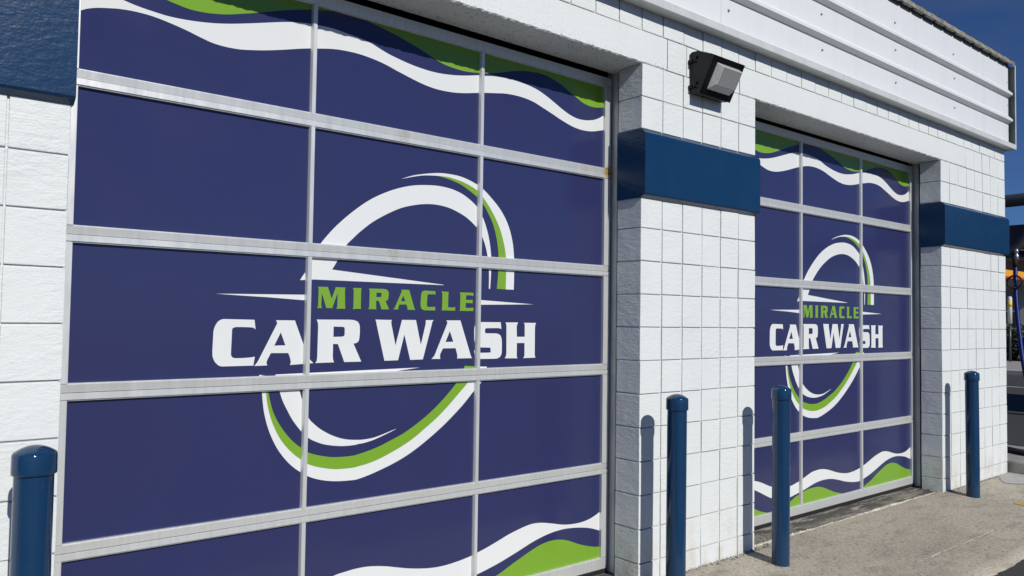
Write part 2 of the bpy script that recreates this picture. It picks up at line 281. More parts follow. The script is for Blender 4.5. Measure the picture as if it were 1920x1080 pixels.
# painted concrete block
MW = Mat('white_block_paint', (0.785, 0.825, 0.815), 0.5, 0.0, 0.3)
MW.tint(MW.ramp(MW.noise(2.2, (1, 1, 0.5)), 0.45, 0.75, 0.0, 0.35), (0.70, 0.735, 0.74))
MW.tint(MW.mul(MW.ramp(MW.noise(7, (1, 1, 0.6), 6), 0.45, 0.7), MW.ramp(MW.axis(2), 0.02, 0.42, 0.75, 0.0)), (0.60, 0.52, 0.40))
MW.tint(MW.ramp(MW.noise(90, (1, 1, 1), 2), 0.72, 0.78, 0.0, 0.35), (0.42, 0.43, 0.42))
MW.bump(MW.mul(MW.noise(30, (0.7, 0.7, 1.6), 6, 0.62), MW.ramp(MW.noise(4, (1, 1, 1), 2), 0.35, 0.65, 0.35, 1.3)), 0.009, 0.55)
MW.bump(MW.noise(110, (0.7, 0.7, 1.4), 3), 0.0022, 0.55)
white_paint = MW.m
# rough cast lintel
ML = Mat('white_lintel_paint', (0.785, 0.825, 0.815), 0.5)
ML.tint(ML.ramp(ML.noise(3, (1, 1, 1)), 0.5, 0.75, 0.0, 0.3), (0.69, 0.72, 0.72))
ML.tint(ML.mul(ML.ramp(ML.noise(60, (1, 1, 1.6), 4), 0.60, 0.66), ML.ramp(ML.axis(2), ZL + 0.006, ZL + 0.05, 0.85, 0.0)), (0.22, 0.22, 0.21))
ML.bump(ML.noise(75, (1, 1, 1), 4, 0.6), 0.004, 0.6)
ML.bump(ML.noise(20, (1, 1, 1.3), 3), 0.006, 0.3)
lintel_paint = ML.m
# navy band and bollards
MB_ = Mat('navy_block_paint', (0.005, 0.038, 0.105), 0.27, 0.0, 0.4)
MB_.tint(MB_.ramp(MB_.noise(6, (1, 1, 1)), 0.45, 0.75, 0.0, 0.4), (0.012, 0.050, 0.115))
MB_.tint(MB_.ramp(MB_.noise(45, (1, 1, 1), 3), 0.73, 0.77, 0.0, 0.5), (0.05, 0.09, 0.13))
MB_.bump(MB_.noise(30, (0.8, 0.8, 1.5), 4, 0.55), 0.006, 0.32)
MB_.bump(MB_.noise(110, (0.8, 0.8, 1.2), 3), 0.0015, 0.25)
navy_paint = MB_.m
MP = Mat('navy_post_paint', (0.008, 0.043, 0.112), 0.12)
MP.tint(MP.ramp(MP.noise(9, (1, 1, 0.3), 5), 0.5, 0.75, 0.0, 0.5), (0.016, 0.060, 0.128))
MP.tint(MP.ramp(MP.noise(70, (2.2, 2.2, 0.45), 5), 0.69, 0.75, 0.0, 0.6), (0.10, 0.15, 0.20))
MP.roughmap(MP.ramp(MP.noise(14, (1, 1, 0.5), 4), 0.3, 0.7, 0.08, 0.15))
MP.bump(MP.noise(30, (1, 1, 0.5), 3), 0.001, 0.15)
post_paint = MP.m
# metal siding
MF = Mat('white_metal_siding', (0.79, 0.815, 0.825), 0.32)
MF.tint(MF.ramp(MF.noise(9, (1.0, 1.0, 0.06), 5), 0.5, 0.8, 0.0, 0.4), (0.66, 0.69, 0.73))
MF.tint(MF.ramp(MF.noise(1.1, (1.0, 1.0, 0.7), 3), 0.5, 0.8, 0.0, 0.25), (0.68, 0.72, 0.75))
MF.bump(MF.noise(1.6, (1, 1, 3), 2), 0.01, 0.12)
siding = MF.m
MT = Mat('weathered_trim', (0.62, 0.65, 0.64), 0.4)
MT.tint(MT.ramp(MT.noise(12, (1, 1, 0.15), 5), 0.45, 0.75, 0.0, 0.6), (0.48, 0.50, 0.50))
MT.tint(MT.ramp(MT.noise(30, (1, 1, 0.5), 4), 0.66, 0.74, 0.0, 0.5), (0.40, 0.37, 0.30))
strip_mat = MT.m
MG = Mat('galvanised_roof', (0.42, 0.41, 0.36), 0.5, 0.2)
MG.tint(MG.ramp(MG.noise(22, (1, 1, 1), 5), 0.45, 0.65, 0.0, 0.8), (0.24, 0.22, 0.17))
roof_mat = MG.m
# aluminium of the doors
MA = Mat('anodised_aluminium', (0.78, 0.80, 0.79), 0.33, 0.42)
MA.tint(MA.ramp(MA.noise(60, (1.0, 1.0, 0.05), 5), 0.42, 0.72, 0.0, 0.6), (0.66, 0.685, 0.68))
MA.tint(MA.ramp(MA.noise(2.4, (1, 1, 1), 4), 0.48, 0.7, 0.0, 0.35), (0.69, 0.70, 0.66))
MA.tint(MA.mul(MA.mul(MA.spot((1.79, YD, 2.53), 0.05), MA.spot((1.735, YD, 1.91), 0.045), 'MAXIMUM'), MA.ramp(MA.noise(120, (1, 1, 0.5), 5, 0.7), 0.42, 0.68, 0.0, 0.6)), (0.50, 0.36, 0.17))
MA.tint(MA.mul(MA.spot((3.31, YD, 2.53), 0.05), MA.ramp(MA.noise(30, (1, 1, 1), 4), 0.45, 0.55)), (0.62, 0.40, 0.10))
MA.roughmap(MA.ramp(MA.noise(25, (1, 1, 0.2), 4), 0.3, 0.7, 0.30, 0.46))
MA.bump(MA.noise(90, (1, 1, 0.1), 3), 0.0006, 0.25)
alu = MA.m
MK = Mat('galvanised_track', (0.70, 0.72, 0.70), 0.5, 0.1)
MK.tint(MK.ramp(MK.noise(18, (1, 1, 0.3), 5), 0.45, 0.7, 0.0, 0.6), (0.5, 0.51, 0.50))
track_mat = MK.m
rubber = Mat('black_rubber', (0.012, 0.012, 0.013), 0.7).m
dark_in = Mat('dark_interior', (0.05, 0.05, 0.05), 0.9).m

def vinyl(name, base, alt):
    M = Mat(name, base, 0.16, 0.0, 0.45)
    M.tint(M.ramp(M.noise(1.7, (1, 1, 1), 3), 0.4, 0.7, 0.0, 0.6), alt)
    M.roughmap(M.ramp(M.noise(3.5, (1, 1, 1), 4), 0.3, 0.7, 0.10, 0.22))
    M.bump(M.noise(3, (1, 1, 1), 2), 0.004, 0.10)
    return M.m
v_navy = vinyl('indigo_vinyl', (0.031, 0.038, 0.122), (0.034, 0.037, 0.113))
v_white = vinyl('white_vinyl', (0.80, 0.825, 0.82), (0.77, 0.80, 0.80))
v_green = vinyl('green_vinyl', (0.205, 0.41, 0.034), (0.195, 0.385, 0.04))

# ground
MC = Mat('apron_concrete', (0.56, 0.505, 0.395), 0.85)
MC.tint(MC.ramp(MC.noise(1.1, (1, 1, 1), 6, 0.62), 0.42, 0.62, 0.0, 0.9), (0.42, 0.375, 0.295))
MC.tint(MC.ramp(MC.noise(4.5, (0.6, 1.4, 1), 6, 0.65), 0.50, 0.66, 0.0, 0.75), (0.29, 0.26, 0.21))
MC.tint(MC.ramp(MC.noise(16, (1, 1, 1), 5, 0.7), 0.52, 0.7, 0.0, 0.45), (0.57, 0.52, 0.43))
MC.tint(MC.ramp(MC.noise(42, (1, 1, 1), 3, 0.7), 0.54, 0.66, 0.0, 0.85), (0.16, 0.15, 0.13))
MC.tint(MC.ramp(MC.noise(55, (1, 1, 1.2), 3, 0.7), 0.54, 0.64, 0.0, 0.8), (0.66, 0.62, 0.53))
MC.tint(MC.ramp(MC.noise(120, (1, 1, 1), 2), 0.58, 0.68, 0.0, 0.55), (0.56, 0.525, 0.46))
MC.tint(MC.ramp(MC.noise(150, (1, 1, 1.1), 2), 0.30, 0.40, 0.6, 0.0), (0.15, 0.14, 0.125))
MC.tint(MC.ramp(MC.noise(260, (1, 1, 1), 1), 0.66, 0.72, 0.0, 0.5), (0.10, 0.095, 0.09))
MC.bump(MC.noise(70, (1, 1, 1), 5, 0.75), 0.009, 0.8)
MC.bump(MC.noise(9, (1, 1, 1), 4), 0.008, 0.3)
apron_mat = MC.m
MS = Mat('stained_threshold', (0.30, 0.275, 0.235), 0.8)
MS.tint(MS.ramp(MS.noise(3.2, (0.5, 2.2, 1), 6, 0.6), 0.40, 0.54, 0.0, 0.95), (0.075, 0.072, 0.066))
MS.tint(MS.ramp(MS.noise(8, (0.35, 2.0, 1), 6, 0.7), 0.53, 0.62, 0.0, 0.8), (0.50, 0.46, 0.38))
MS.tint(MS.ramp(MS.noise(120, (1, 1, 1), 3), 0.58, 0.7, 0.0, 0.6), (0.13, 0.12, 0.11))
MS.bump(MS.noise(60, (1, 1, 1), 5, 0.7), 0.006, 0.7)
slab_mat = MS.m
MQ = Mat('asphalt', (0.052, 0.052, 0.053), 0.85)
MQ.tint(MQ.ramp(MQ.noise(0.35, (1, 1, 1), 5), 0.4, 0.7, 0.0, 0.7), (0.042, 0.042, 0.044))
MQ.tint(MQ.ramp(MQ.noise(160, (1, 1, 1), 2), 0.6, 0.7, 0.0, 0.5), (0.13, 0.125, 0.12))
MQ.bump(MQ.noise(150, (1, 1, 1), 3, 0.7), 0.004, 0.8)
asphalt = MQ.m
MKB = Mat('kerb_concrete', (0.40, 0.385, 0.35), 0.8)
MKB.tint(MKB.ramp(MKB.noise(10, (1, 1, 1), 6, 0.65), 0.4, 0.7, 0.0, 0.8), (0.25, 0.24, 0.22))
MKB.bump(MKB.noise(60, (1, 1, 1), 5, 0.7), 0.005, 0.6)
kerb_mat = MKB.m
MPC = Mat('patch_concrete', (0.47, 0.47, 0.45), 0.8)
MPC.tint(MPC.ramp(MPC.noise(12, (1, 1, 1), 6, 0.65), 0.4, 0.7, 0.0, 0.7), (0.34, 0.33, 0.30))
MPC.bump(MPC.noise(90, (1, 1, 1), 4, 0.7), 0.004, 0.6)
patch_mat = MPC.m
MY = Mat('worn_yellow_paint', (0.62, 0.42, 0.06), 0.7)
MY.tint(MY.ramp(MY.noise(22, (1, 1, 1), 5, 0.7), 0.50, 0.60, 0.0, 0.85), (0.33, 0.29, 0.22))
MY.bump(MY.noise(110, (1, 1, 1), 3), 0.003, 0.5)
yellow_paint = MY.m
MYW = Mat('worn_white_paint', (0.62, 0.62, 0.60), 0.7)
MYW.tint(MYW.ramp(MYW.noise(9, (1, 1, 1), 5, 0.7), 0.50, 0.60, 0.0, 0.7), (0.25, 0.25, 0.25))
line_paint = MYW.m

# ------------------------------------------------------------------ ground and pavements
def sheet(name, pts, z, mat, parent=None):
    me = bpy.data.meshes.new(name)
    me.from_pydata([(x, y, z(x, y) if callable(z) else z) for x, y in pts], [], [tuple(range(len(pts)))])
    return obj(name, me, mat, parent)

def gz(x, y):
    return SLOPE * y if y < 0 else 0.0

g = sheet('ground', [(-600, -600), (900, -600), (900, 900), (-600, 900)], -0.056, asphalt)
tag(g, 'dark asphalt ground of the forecourt and the lot beyond', None, None, 'structure')

def rnd0(a): return random.uniform(-a, a)

def ragged(t, amp, s):
    return amp * (math.sin(t * 7.3 * s + 1) * 0.5 + math.sin(t * 17.1 * s) * 0.3 + random.uniform(-0.35, 0.35))

# apron: a sloped slab with a ragged outer edge
bm = bmesh.new()
AX0, AX1 = -7.0, 9.30
n = 420
ys = [0.052, -0.02, -0.3, -0.7, -1.05, None]
grid = []
for i in range(n + 1):
    x = AX0 + (AX1 - AX0) * i / n
    row = []
    for k, y in enumerate(ys):
        if y is None: y = -1.18 + ragged(x, 0.014, 1.0)
        elif k == 0: y = 0.045 + ragged(x, 0.008, 1.7)
        row.append(bm.verts.new((x, y, gz(x, y))))
    low = bm.verts.new((x, row[-1].co.y, -0.058))
    grid.append(row + [low])
for a, b in zip(grid[:-1], grid[1:]):
    for k in range(len(a) - 1):
        bm.faces.new((a[k], a[k + 1], b[k + 1], b[k]))
apron = obj('pavement', bm_mesh(bm, 'pavement', True), apron_mat)
tag(apron, 'sunlit brown-grey concrete apron along the foot of the building', None, None, 'structure')

bm = bmesh.new(); box_bm(bm, (-2.9, 0.02, -0.04), (X4 - 0.02, 0.6, -0.003))
slab = obj('threshold_slab', bm_mesh(bm, 'threshold_slab'), slab_mat)
tag(slab, 'dirty stained concrete threshold in the door openings', None, None, 'structure')

MLP = Mat('lip_concrete', (0.68, 0.62, 0.50), 0.85)
MLP.tint(MLP.ramp(MLP.noise(14, (1, 1, 1), 5, 0.7), 0.46, 0.60, 0.0, 0.85), (0.34, 0.305, 0.25))
MLP.bump(MLP.noise(60, (1, 1, 1), 4, 0.7), 0.006, 0.7)
# raised crumbly lip where the apron meets the threshold, one per opening
for xa, xb in ((XL + 0.005, X0 - 0.005), (X2 + 0.005, X3 - 0.005)):
    bm = bmesh.new()
    rows = []
    m_ = int((xb - xa) / 0.012)
    for i in range(m_ + 1):
        x = xa + (xb - xa) * i / m_
        c = 0.048 + ragged(x, 0.006, 1.7); w = 0.013 + 0.006 * math.sin(x * 2.9 + 1) + random.uniform(-0.005, 0.005); h = max(0.002, 0.007 + 0.005 * math.sin(x * 4.1) + random.uniform(-0.005, 0.005))
        rows.append([bm.verts.new((x, c - w, -0.002)), bm.verts.new((x, c - w * 0.3, h)), bm.verts.new((x, c + w * 0.5, h * 0.8)), bm.verts.new((x, c + w, -0.004))])
    for a, b in zip(rows[:-1], rows[1:]):
        for k in range(3): bm.faces.new((a[k], a[k + 1], b[k + 1], b[k]))
    lip = obj('concrete_lip', bm_mesh(bm, 'concrete_lip'), MLP.m)
    tag(lip, 'crumbling pale concrete lip across the %s door threshold' % ('near' if xa < 1 else 'far'), None, None, 'structure')

pts = [(8.62, -0.20), (8.78, -0.325), (9.05, -0.35), (9.285, -0.33), (9.29, -0.14), (9.27, -0.02), (8.98, -0.014), (8.86, -0.06), (8.72, -0.12)]
fine = []
for (xa, ya), (xb, yb) in zip(pts, pts[1:] + pts[:1]):
    for i in range(9):
        t = i / 9; fine.append((xa + (xb - xa) * t + rnd0(0.016), ya + (yb - ya) * t + (rnd0(0.012) if ya < -0.03 else 0)))
p = sheet('concrete_patch', fine, lambda x, y: gz(x, y) + 0.005, patch_mat)
tag(p, 'pale repaired concrete patch at the far building corner', None, None, 'structure')
bm = bmesh.new(); rows = []
for i in range(91):
    x = 5.25 + 1.35 * i / 90; c = -0.785 + ragged(x, 0.006, 1.2); w = 0.004 + 0.004 * abs(math.sin(x * 6)) + rnd0(0.0015)
    rows.append([bm.verts.new((x, c - w, gz(x, c - w) + 0.003)), bm.verts.new((x, c + w, gz(x, c + w) + 0.003))])
for a, q in zip(rows[:-1], rows[1:]): bm.faces.new((a[0], q[0], q[1], a[1]))
tag(obj('pavement_seam', bm_mesh(bm, 'pavement_seam'), MLP.m), 'thin pale filled crack running along the apron', None, None, 'structure')
p = sheet('paint_stripe', [(7.74, -0.55), (7.80, -0.535), (7.86, -0.55), (7.865, -1.165), (7.735, -1.165)], lambda x, y: gz(x, y) + 0.004, yellow_paint)
tag(p, 'worn yellow stripe painted on the concrete apron', None, None, 'structure')

# kerbed island beyond the corner
bm = bmesh.new(); box_bm(bm, (9.31, -1.16, -0.06), (10.55, 9.0, 0.128), 0.02, 2)
isl = obj('kerb_island', bm_mesh(bm, 'kerb_island'), kerb_mat)
tag(isl, 'raised concrete island with a weathered kerb beside the building corner', None, None, 'structure')
st = sheet('parking_line', [(23.4, -8), (23.6, -8), (23.6, 14), (23.4, 14)], -0.050, line_paint)
tag(st, 'white painted line across the dark lot', None, None, 'structure')
st = sheet('parking_line', [(11.45, -6), (11.57, -6), (11.57, 8), (11.45, 8)], -0.050, line_paint)
tag(st, 'white painted line just beyond the kerbed island', None, None, 'structure')
bm = bmesh.new(); box_bm(bm, (29.4, -30, -0.2), (29.9, 60, 0.10), 0.02)
kb = obj('kerb', bm_mesh(bm, 'kerb'), patch_mat); tag(kb, 'pale kerb on the far side of the lot', None, None, 'structure')
bm = bmesh.new(); box_bm(bm, (29.92, -30, -0.2), (37.2, 60, 0.09))
kb = obj('sidewalk', bm_mesh(bm, 'sidewalk'), kerb_mat); tag(kb, 'grey sidewalk behind the far kerb', None, None, 'structure')

# ------------------------------------------------------------------ the car wash building
bld = empty('car_wash_building', (4.7, 0.1, 0.0))
tag(bld, 'white painted block car wash with two printed overhead doors and metal fascia', 'building')
BLO = Vector((4.7, 0.1, 0.0))

def child(o, parent=bld):
    """parent an object whose mesh is in world coordinates"""
    w = Vector((0, 0, 0)); q = parent
    while q is not None:
        w += q.location; q = q.parent
    o.parent = parent
    o.location = o.location - w
    return o

_bc = {}
def block_mesh(w, h, d):
    key = (round(w, 3), round(h, 3), round(d, 3), random.randrange(5))
    if key not in _bc:
        bm = bmesh.new()
        gx, gzz = 0.0036 + random.uniform(-0.0008, 0.0010), 0.0034 + random.uniform(-0.0008, 0.0010)
        box_bm(bm, (gx, 0, gzz), (w - gx, d, h - gzz), 0.0030, 2)
        for v in bm.verts:      # hand-laid, paint-softened edges
            v.co.x += random.uniform(-0.0006, 0.0006); v.co.z += random.uniform(-0.0008, 0.0008); v.co.y += random.uniform(-0.0004, 0.0004)
        _bc[key] = bm_mesh(bm, 'block')
        _bc[key].materials.append(white_paint)
    return _bc[key]

def lay_block(part, x, z, w, h, d=0.06):
    o = obj('block', block_mesh(w, h, d), None, None, (x, random.uniform(-0.0016, 0.0012), z))
    child(o, part)
    o.rotation_euler = (random.uniform(-0.008, 0.008), random.uniform(-0.003, 0.003), random.uniform(-0.010, 0.010) if d < 0.1 else 0.0)
    return o

def pier(xa, xb, ncol, courses, label, corner_left=True):
    core = box('wall_pier', (xa + (0.012 if corner_left else 0), 0.0095, -0.03), (xb - 0.010, WT - 0.002, ZL - 0.004), white_paint)
    child(core)
    core['label'] = label
    cw = (xb - xa) / ncol if ncol else B
    return core, cw

# left pier: blocks only where the frame can see them
pl_, _ = pier(-3.0, XL, 0, 0, 'white block pier at the left edge, behind the nearest bollard', False)
for k in list(range(0, 2)) + list(range(4, 16)):
    z = ZL - (k + 1) * B; h = B
    if z < -0.03: h = B + z + 0.03; z = -0.03
    for c in range(3):
        w = 0.197 if c == 0 else B
        x = XL - 0.197 - c * B
        lay_block(pl_, x, z, w, h, WT if c == 0 else 0.06)
# middle and right piers
pm_, wm = pier(X0, X2, 6, 0, 'white block pier between the two doors, carrying the wall light')
pr_, wr = pier(X3, X4, 8, 0, 'white block pier at the far corner of the building')
for part, xa, nc, cw in ((pm_, X0, 6, wm), (pr_, X3, 8, wr)):
    for k in list(range(0, 2)) + list(range(4, 16)):
        z = ZL - (k + 1) * B; h = B
        if z < -0.03: h = B + z + 0.03; z = -0.03
        for c in range(nc):
            corner = c == 0 or c == nc - 1
            lay_block(part, xa + c * cw, z, cw, h, WT if corner else 0.06)

# wall above the doors, lintels, block courses
hw = box('upper_wall', (-3.0, 0.0095, TOP - 0.003), (X4 - 0.010, WT - 0.002, 4.40), white_paint); child(hw)
hw['label'] = 'white block wall above the lintels, under the fascia'
x = X0 - 13 * wm
i = 0
while x < X4 - 0.05:
    w = min(wm, X4 - x)
    if X4 - (x + w) < 0.06: w = X4 - x
    if x > 1.9: lay_block(hw, x, TOP, w, B)
    x += w
for xa, xb, nb in ((3.542, 4.3243, 4), (8.2055, X4, 5)):
    box_c = box('wall_core', (xa + 0.004, 0.0095, ZL - 0.004), (xb - 0.010, WT - 0.004, TOP - 0.003), white_paint); child(box_c)
    for c in range(nb):
        w = (xb - xa) / nb
        lay_block(hw, xa + c * w, ZL, w, B, WT if (c == nb - 1 and xb == X4) else 0.06)

def lintel_jitter(k, x):
    if k in (0, 1):                       # the chipped lower front arris
        a = 0.0014 * math.sin(x * 53) + 0.0010 * math.sin(x * 131 + 2) + random.uniform(-0.0018, 0.0018)
        if random.random() < 0.035: a += random.uniform(0.003, 0.008)
        return (0.3 * max(a, 0), a)
    return (random.uniform(-0.0004, 0.0004), 0)
for xa, xb, lab in ((XL - 0.24, 3.539, 'rough white lintel over the near door'), (4.327, 8.203, 'rough white lintel over the far door')):
    prof = [(0.006, ZL), (-0.0015, ZL + 0.007), (-0.0015, TOP - 0.006), (0.004, TOP - 0.001), (0.272, TOP - 0.001), (0.272, ZL)]
    l = extrude_x('lintel', prof, xa, xb, lintel_paint, None, int((xb - xa) / 0.011), lintel_jitter)
    child(l); l['label'] = lab

# navy band: projects from the face, wraps the jambs
for xa, xb, lab in ((-3.0, XL + 0.004, 'glossy navy painted band on the left pier'), (X0 - 0.006, X2 + 0.004, 'navy painted band on the middle pier'), (X3 - 0.006, X4 + 0.010, 'navy painted band on the far pier')):
    prof = [(WT, 2.758), (0.0, 2.758), (-0.018, 2.752), (-0.034, 2.735), (-0.038, 2.722), (-0.038, 2.362), (-0.030, 2.352), (0.0, 2.336), (WT, 2.336)]
    o = extrude_x('painted_band', prof, xa, xb, navy_paint, None, 1, None)
    child(o); o['label'] = lab

# rest of the shell
child(box('side_wall', (X4 - 0.20, WT, -0.03), (X4 - 0.001, 7.0, 4.38), white_paint))
child(box('side_wall', (-3.2, 0.01, -0.03), (-3.0, 7.0, 4.38), white_paint))
child(box('back_wall', (-3.2, 7.0, -0.03), (X4, 7.2, 4.38), white_paint))
child(box('dark_backing', (-2.99, 0.75, 0.0), (X4 - 0.21, 0.78, 4.3), dark_in))  # unseen backing sheet added so the gaps round the doors stay dark

# ---- fascia: ribbed metal siding, drip strip, corner trim
fas = empty('fascia', (0, 0, 0)); child(fas)
PY = -0.030
prof = [(PY + 0.004, 3.555), (PY - 0.0, 3.600), (PY, 3.790), (-0.075, 3.812), (-0.075, 3.834), (PY, 3.884), (PY, 4.079), (-0.075, 4.101), (-0.075, 4.124), (PY, 4.174), (PY, 4.436)]
prof_c = [(-0.060, 3.556)] + prof[1:] + [(PY + 0.03, 4.436), (PY + 0.03, 3.556)]
for xa, xb in ((-3.0, 4.063), (4.065, 9.292)):
    o = extrude_x('siding_panel', prof_c, xa, xb, siding, None, 1)
    child(o, fas)
for xa, xb in ((-3.0, 2.55), (2.553, 5.601), (5.604, 9.345)):
    o = extrude_x('drip_strip', [(-0.002, 3.506), (-0.085, 3.506), (-0.088, 3.510), (-0.086, 3.560), (-0.060, 3.566), (-0.002, 3.5655)], xa, xb, strip_mat, None, 1)
    child(o, fas)
child(box('trim_shade', (9.3345, -0.080, 3.568), (9.3378, 0.095, 4.43), Mat('trim_shade_dark', (0.11, 0.14, 0.13), 0.6).m), fas)  # dark sheet over the white trim's inner side, its shade put into colour
o = box('corner_trim', (9.338, -0.088, 3.506), (9.348, 0.10, 4.44), siding, None, 0.0015); child(o, fas)
sc_bm = bmesh.new(); lathe(sc_bm, [(0.0, -0.004), (0.011, -0.003), (0.011, 0.0), (0.007, 0.001), (0.007, 0.008), (0.0, 0.009)], 8)
sc_me = bm_mesh(sc_bm, 'screw', True); sc_me.materials.append(Mat('screw_steel', (0.22, 0.24, 0.24), 0.45, 0.6).m)
for sx in (-2.07, -0.83, 0.41, 1.66, 2.90, 4.14, 5.37, 6.61, 7.85, 9.27):
    for sz in (4.243, 4.000, 3.708):
        o = obj('screw', sc_me, None, None, (sx + random.uniform(-0.01, 0.01), PY - 0.001, sz + random.uniform(-0.006, 0.006)))
        o.rotation_euler = (R(90), 0, 0)
        if sx > 9: o.scale = (0.6, 0.6, 0.6)
        child(o, fas)

# ---- roof: ribbed sheet with eave trim
rf = empty('roof', (0, 0, 0)); child(rf)
bm = bmesh.new()
pitch = 0.2283
xs = []
x = 6.463 - 42 * pitch
while x < 9.40:
    xs += [(x - 0.034, 4.448), (x - 0.014, 4.484), (x + 0.014, 4.484), (x + 0.034, 4.448)]
    x += pitch
top = [(a, b) for a, b in xs if a < 9.40]
fr = [bm.verts.new((a, -0.066, b)) for a, b in top]; bk = [bm.verts.new((a, 7.3, b + 0.05)) for a, b in top]
fr2 = [bm.verts.new((a, -0.066, b - 0.004)) for a, b in top]; bk2 = [bm.verts.new((a, 7.3, b + 0.046)) for a, b in top]
for i in range(len(top) - 1):
    bm.faces.new((fr[i], fr[i + 1], bk[i + 1], bk[i])); bm.faces.new((fr2[i], bk2[i], bk2[i + 1], fr2[i + 1])); bm.faces.new((fr[i], fr2[i], fr2[i + 1], fr[i + 1]))
child(obj('roof_sheet', bm_mesh(bm, 'roof_sheet'), roof_mat), rf)
# eave trim with a notch under every rib
bm = bmesh.new()
lower = []
x = 6.463 - 42 * pitch
while x < 9.36:
    lower += [(x - 0.022, 4.408), (x - 0.002, 4.426), (x + 0.020, 4.408)]
    x += pitch
lower = [(-3.0, 4.408)] + [q for q in lower if -2.99 < q[0] < 9.29] + [(9.292, 4.408)]
c_lo = [bm.verts.new((a, PY - 0.004, b)) for a, b in lower]
c_hi = [bm.verts.new((a, PY - 0.010, 4.447)) for a, b in lower]
for i in range(len(lower) - 1):
    bm.faces.new((c_lo[i], c_lo[i + 1], c_hi[i + 1], c_hi[i]))
child(obj('closure_strip', bm_mesh(bm, 'closure_strip'), Mat('dark_closure', (0.012, 0.016, 0.022), 0.6).m), rf)
bm = bmesh.new()
tx = [-3.0 + 12.37 * i / 330 for i in range(331)]
f_lo = [bm.verts.new((a, -0.070, 4.446 + 0.002 * math.sin(a * 27.5 + 2))) for a in tx]
f_hi = [bm.verts.new((a, -0.077 + 0.005 * math.sin(a * 27.5), 4.480 + 0.004 * math.sin(a * 27.5 + 1))) for a in tx]
b_hi = [bm.verts.new((a, -0.058, 4.484)) for a in tx]
for i in range(len(tx) - 1):
    bm.faces.new((f_lo[i], f_lo[i + 1], f_hi[i + 1], f_hi[i])); bm.faces.new((f_hi[i], f_hi[i + 1], b_hi[i + 1], b_hi[i]))
child(obj('eave_trim', bm_mesh(bm, 'eave_trim'), roof_mat), rf)
rib_bm = bmesh.new(); lathe(rib_bm, [(0.0, 0.0), (0.016, 0.0), (0.013, 0.02), (0.006, 0.024), (0.006, 0.03), (0.0, 0.031)], 8)
rib_me = bm_mesh(rib_bm, 'rib_cap', True); rib_me.materials.append(Mat('rib_cap_dark', (0.05, 0.055, 0.06), 0.5, 0.3).m)
x = 6.463 - 8 * pitch
while x < 9.36:
    child(obj('rib_cap', rib_me, None, None, (x, -0.060, 4.482)), rf); x += pitch
child(box('roof_deck', (-3.15, 0.0, 4.40), (X4 - 0.01, 7.1, 4.434), dark_in), rf)

# ------------------------------------------------------------------ overhead doors
SEC = 0.6224               # section height
DZ = 0.0264                # underside of the door
M1, M2 = 1.283, 2.293      # vertical bars
DL, DR = 0.228, 3.332      # door edges
PYG = YD + 0.021           # pane plane

def clip(poly, axis, val, keep_ge):
    out = []
    for i in range(len(poly)):
        a, b = poly[i], poly[(i + 1) % len(poly)]
        ia = (a[axis] >= val) == keep_ge or a[axis] == val
        ib = (b[axis] >= val) == keep_ge or b[axis] == val
        if ia: out.append(a)
        if ia != ib:
            t = (val - a[axis]) / (b[axis] - a[axis])
            out.append((a[0] + t * (b[0] - a[0]), a[1] + t * (b[1] - a[1])))
    return out

pieces = []
for idx, (colr, loops) in enumerate(PRINT):
    L = []
    for segs in loops:
        lp = []
        for s in segs:
            q = catmull(s) if (len(segs) > 1 and len(s) >= 6) else s
            lp += [Vector((a + M1, b + DZ, 0)) for a, b in q]
        clean = []
        for v in lp:
            if not clean or (v - clean[-1]).length > 2e-4: clean.append(v)
        if (clean[0] - clean[-1]).length < 2e-4: clean.pop()
        L.append(clean)
    flat = [v for lp in L for v in lp]
    nm = 'printed_letter' if idx < 14 else ('printed_wave' if idx >= len(PRINT) - 4 else 'printed_swoosh')
    pieces.append((nm, colr, [[(flat[i].x, flat[i].y) for i in t] for t in tessellate_polygon(L)]))

def print_piece(nm, colr, tris, x0, x1, z0, z1):
    """the part of one printed shape that falls on one pane"""
    verts, faces, seen = [], [], {}
    def vid(a, c):
        k = (round(a, 5), round(c, 5))
        if k not in seen:
            seen[k] = len(verts); verts.append((a, PYG - (0.0010 if colr == 'W' else 0.0014), c))
        return seen[k]
    for t in tris:
        if max(q[0] for q in t) <= x0 or min(q[0] for q in t) >= x1 or max(q[1] for q in t) <= z0 or min(q[1] for q in t) >= z1: continue
        p = clip(clip(clip(clip(t, 0, x0, True), 0, x1, False), 1, z0, True), 1, z1, False)
        if len(p) < 3: continue
        ar = sum(p[i][0] * p[(i + 1) % len(p)][1] - p[(i + 1) % len(p)][0] * p[i][1] for i in range(len(p)))
        if abs(ar) < 1e-8: continue
        if ar < 0: p = p[::-1]
        ids = []
        for a, c in p:
            q = vid(a, c)
            if q not in ids: ids.append(q)
        if len(ids) >= 3: faces.append(tuple(ids))
    if not faces: return None
    me = bpy.data.meshes.new(nm); me.from_pydata(verts, [], faces)
    me.materials.append(v_white if colr == 'W' else v_green)
    return me

def bar_mesh(x, z0, z1):
    """vertical glazing bar with chamfered nose"""
    bm = bmesh.new()
    pr = [(-0.0150, PYG + 0.006), (-0.0150, PYG - 0.006), (-0.0105, YD + 0.0015), (-0.0085, YD - 0.0005), (0.0085, YD - 0.0005), (0.0105, YD + 0.0015), (0.0150, PYG - 0.006), (0.0150, PYG + 0.006)]
    a = [bm.verts.new((x + u, y, z0)) for u, y in pr]; b = [bm.verts.new((x + u, y, z1)) for u, y in pr]
    for i in range(len(pr)): bm.faces.new((a[i], a[(i + 1) % len(pr)], b[(i + 1) % len(pr)], b[i]))
    bm.faces.new(a[::-1]); bm.faces.new(b)
    return bm_mesh(bm, 'glazing_bar')

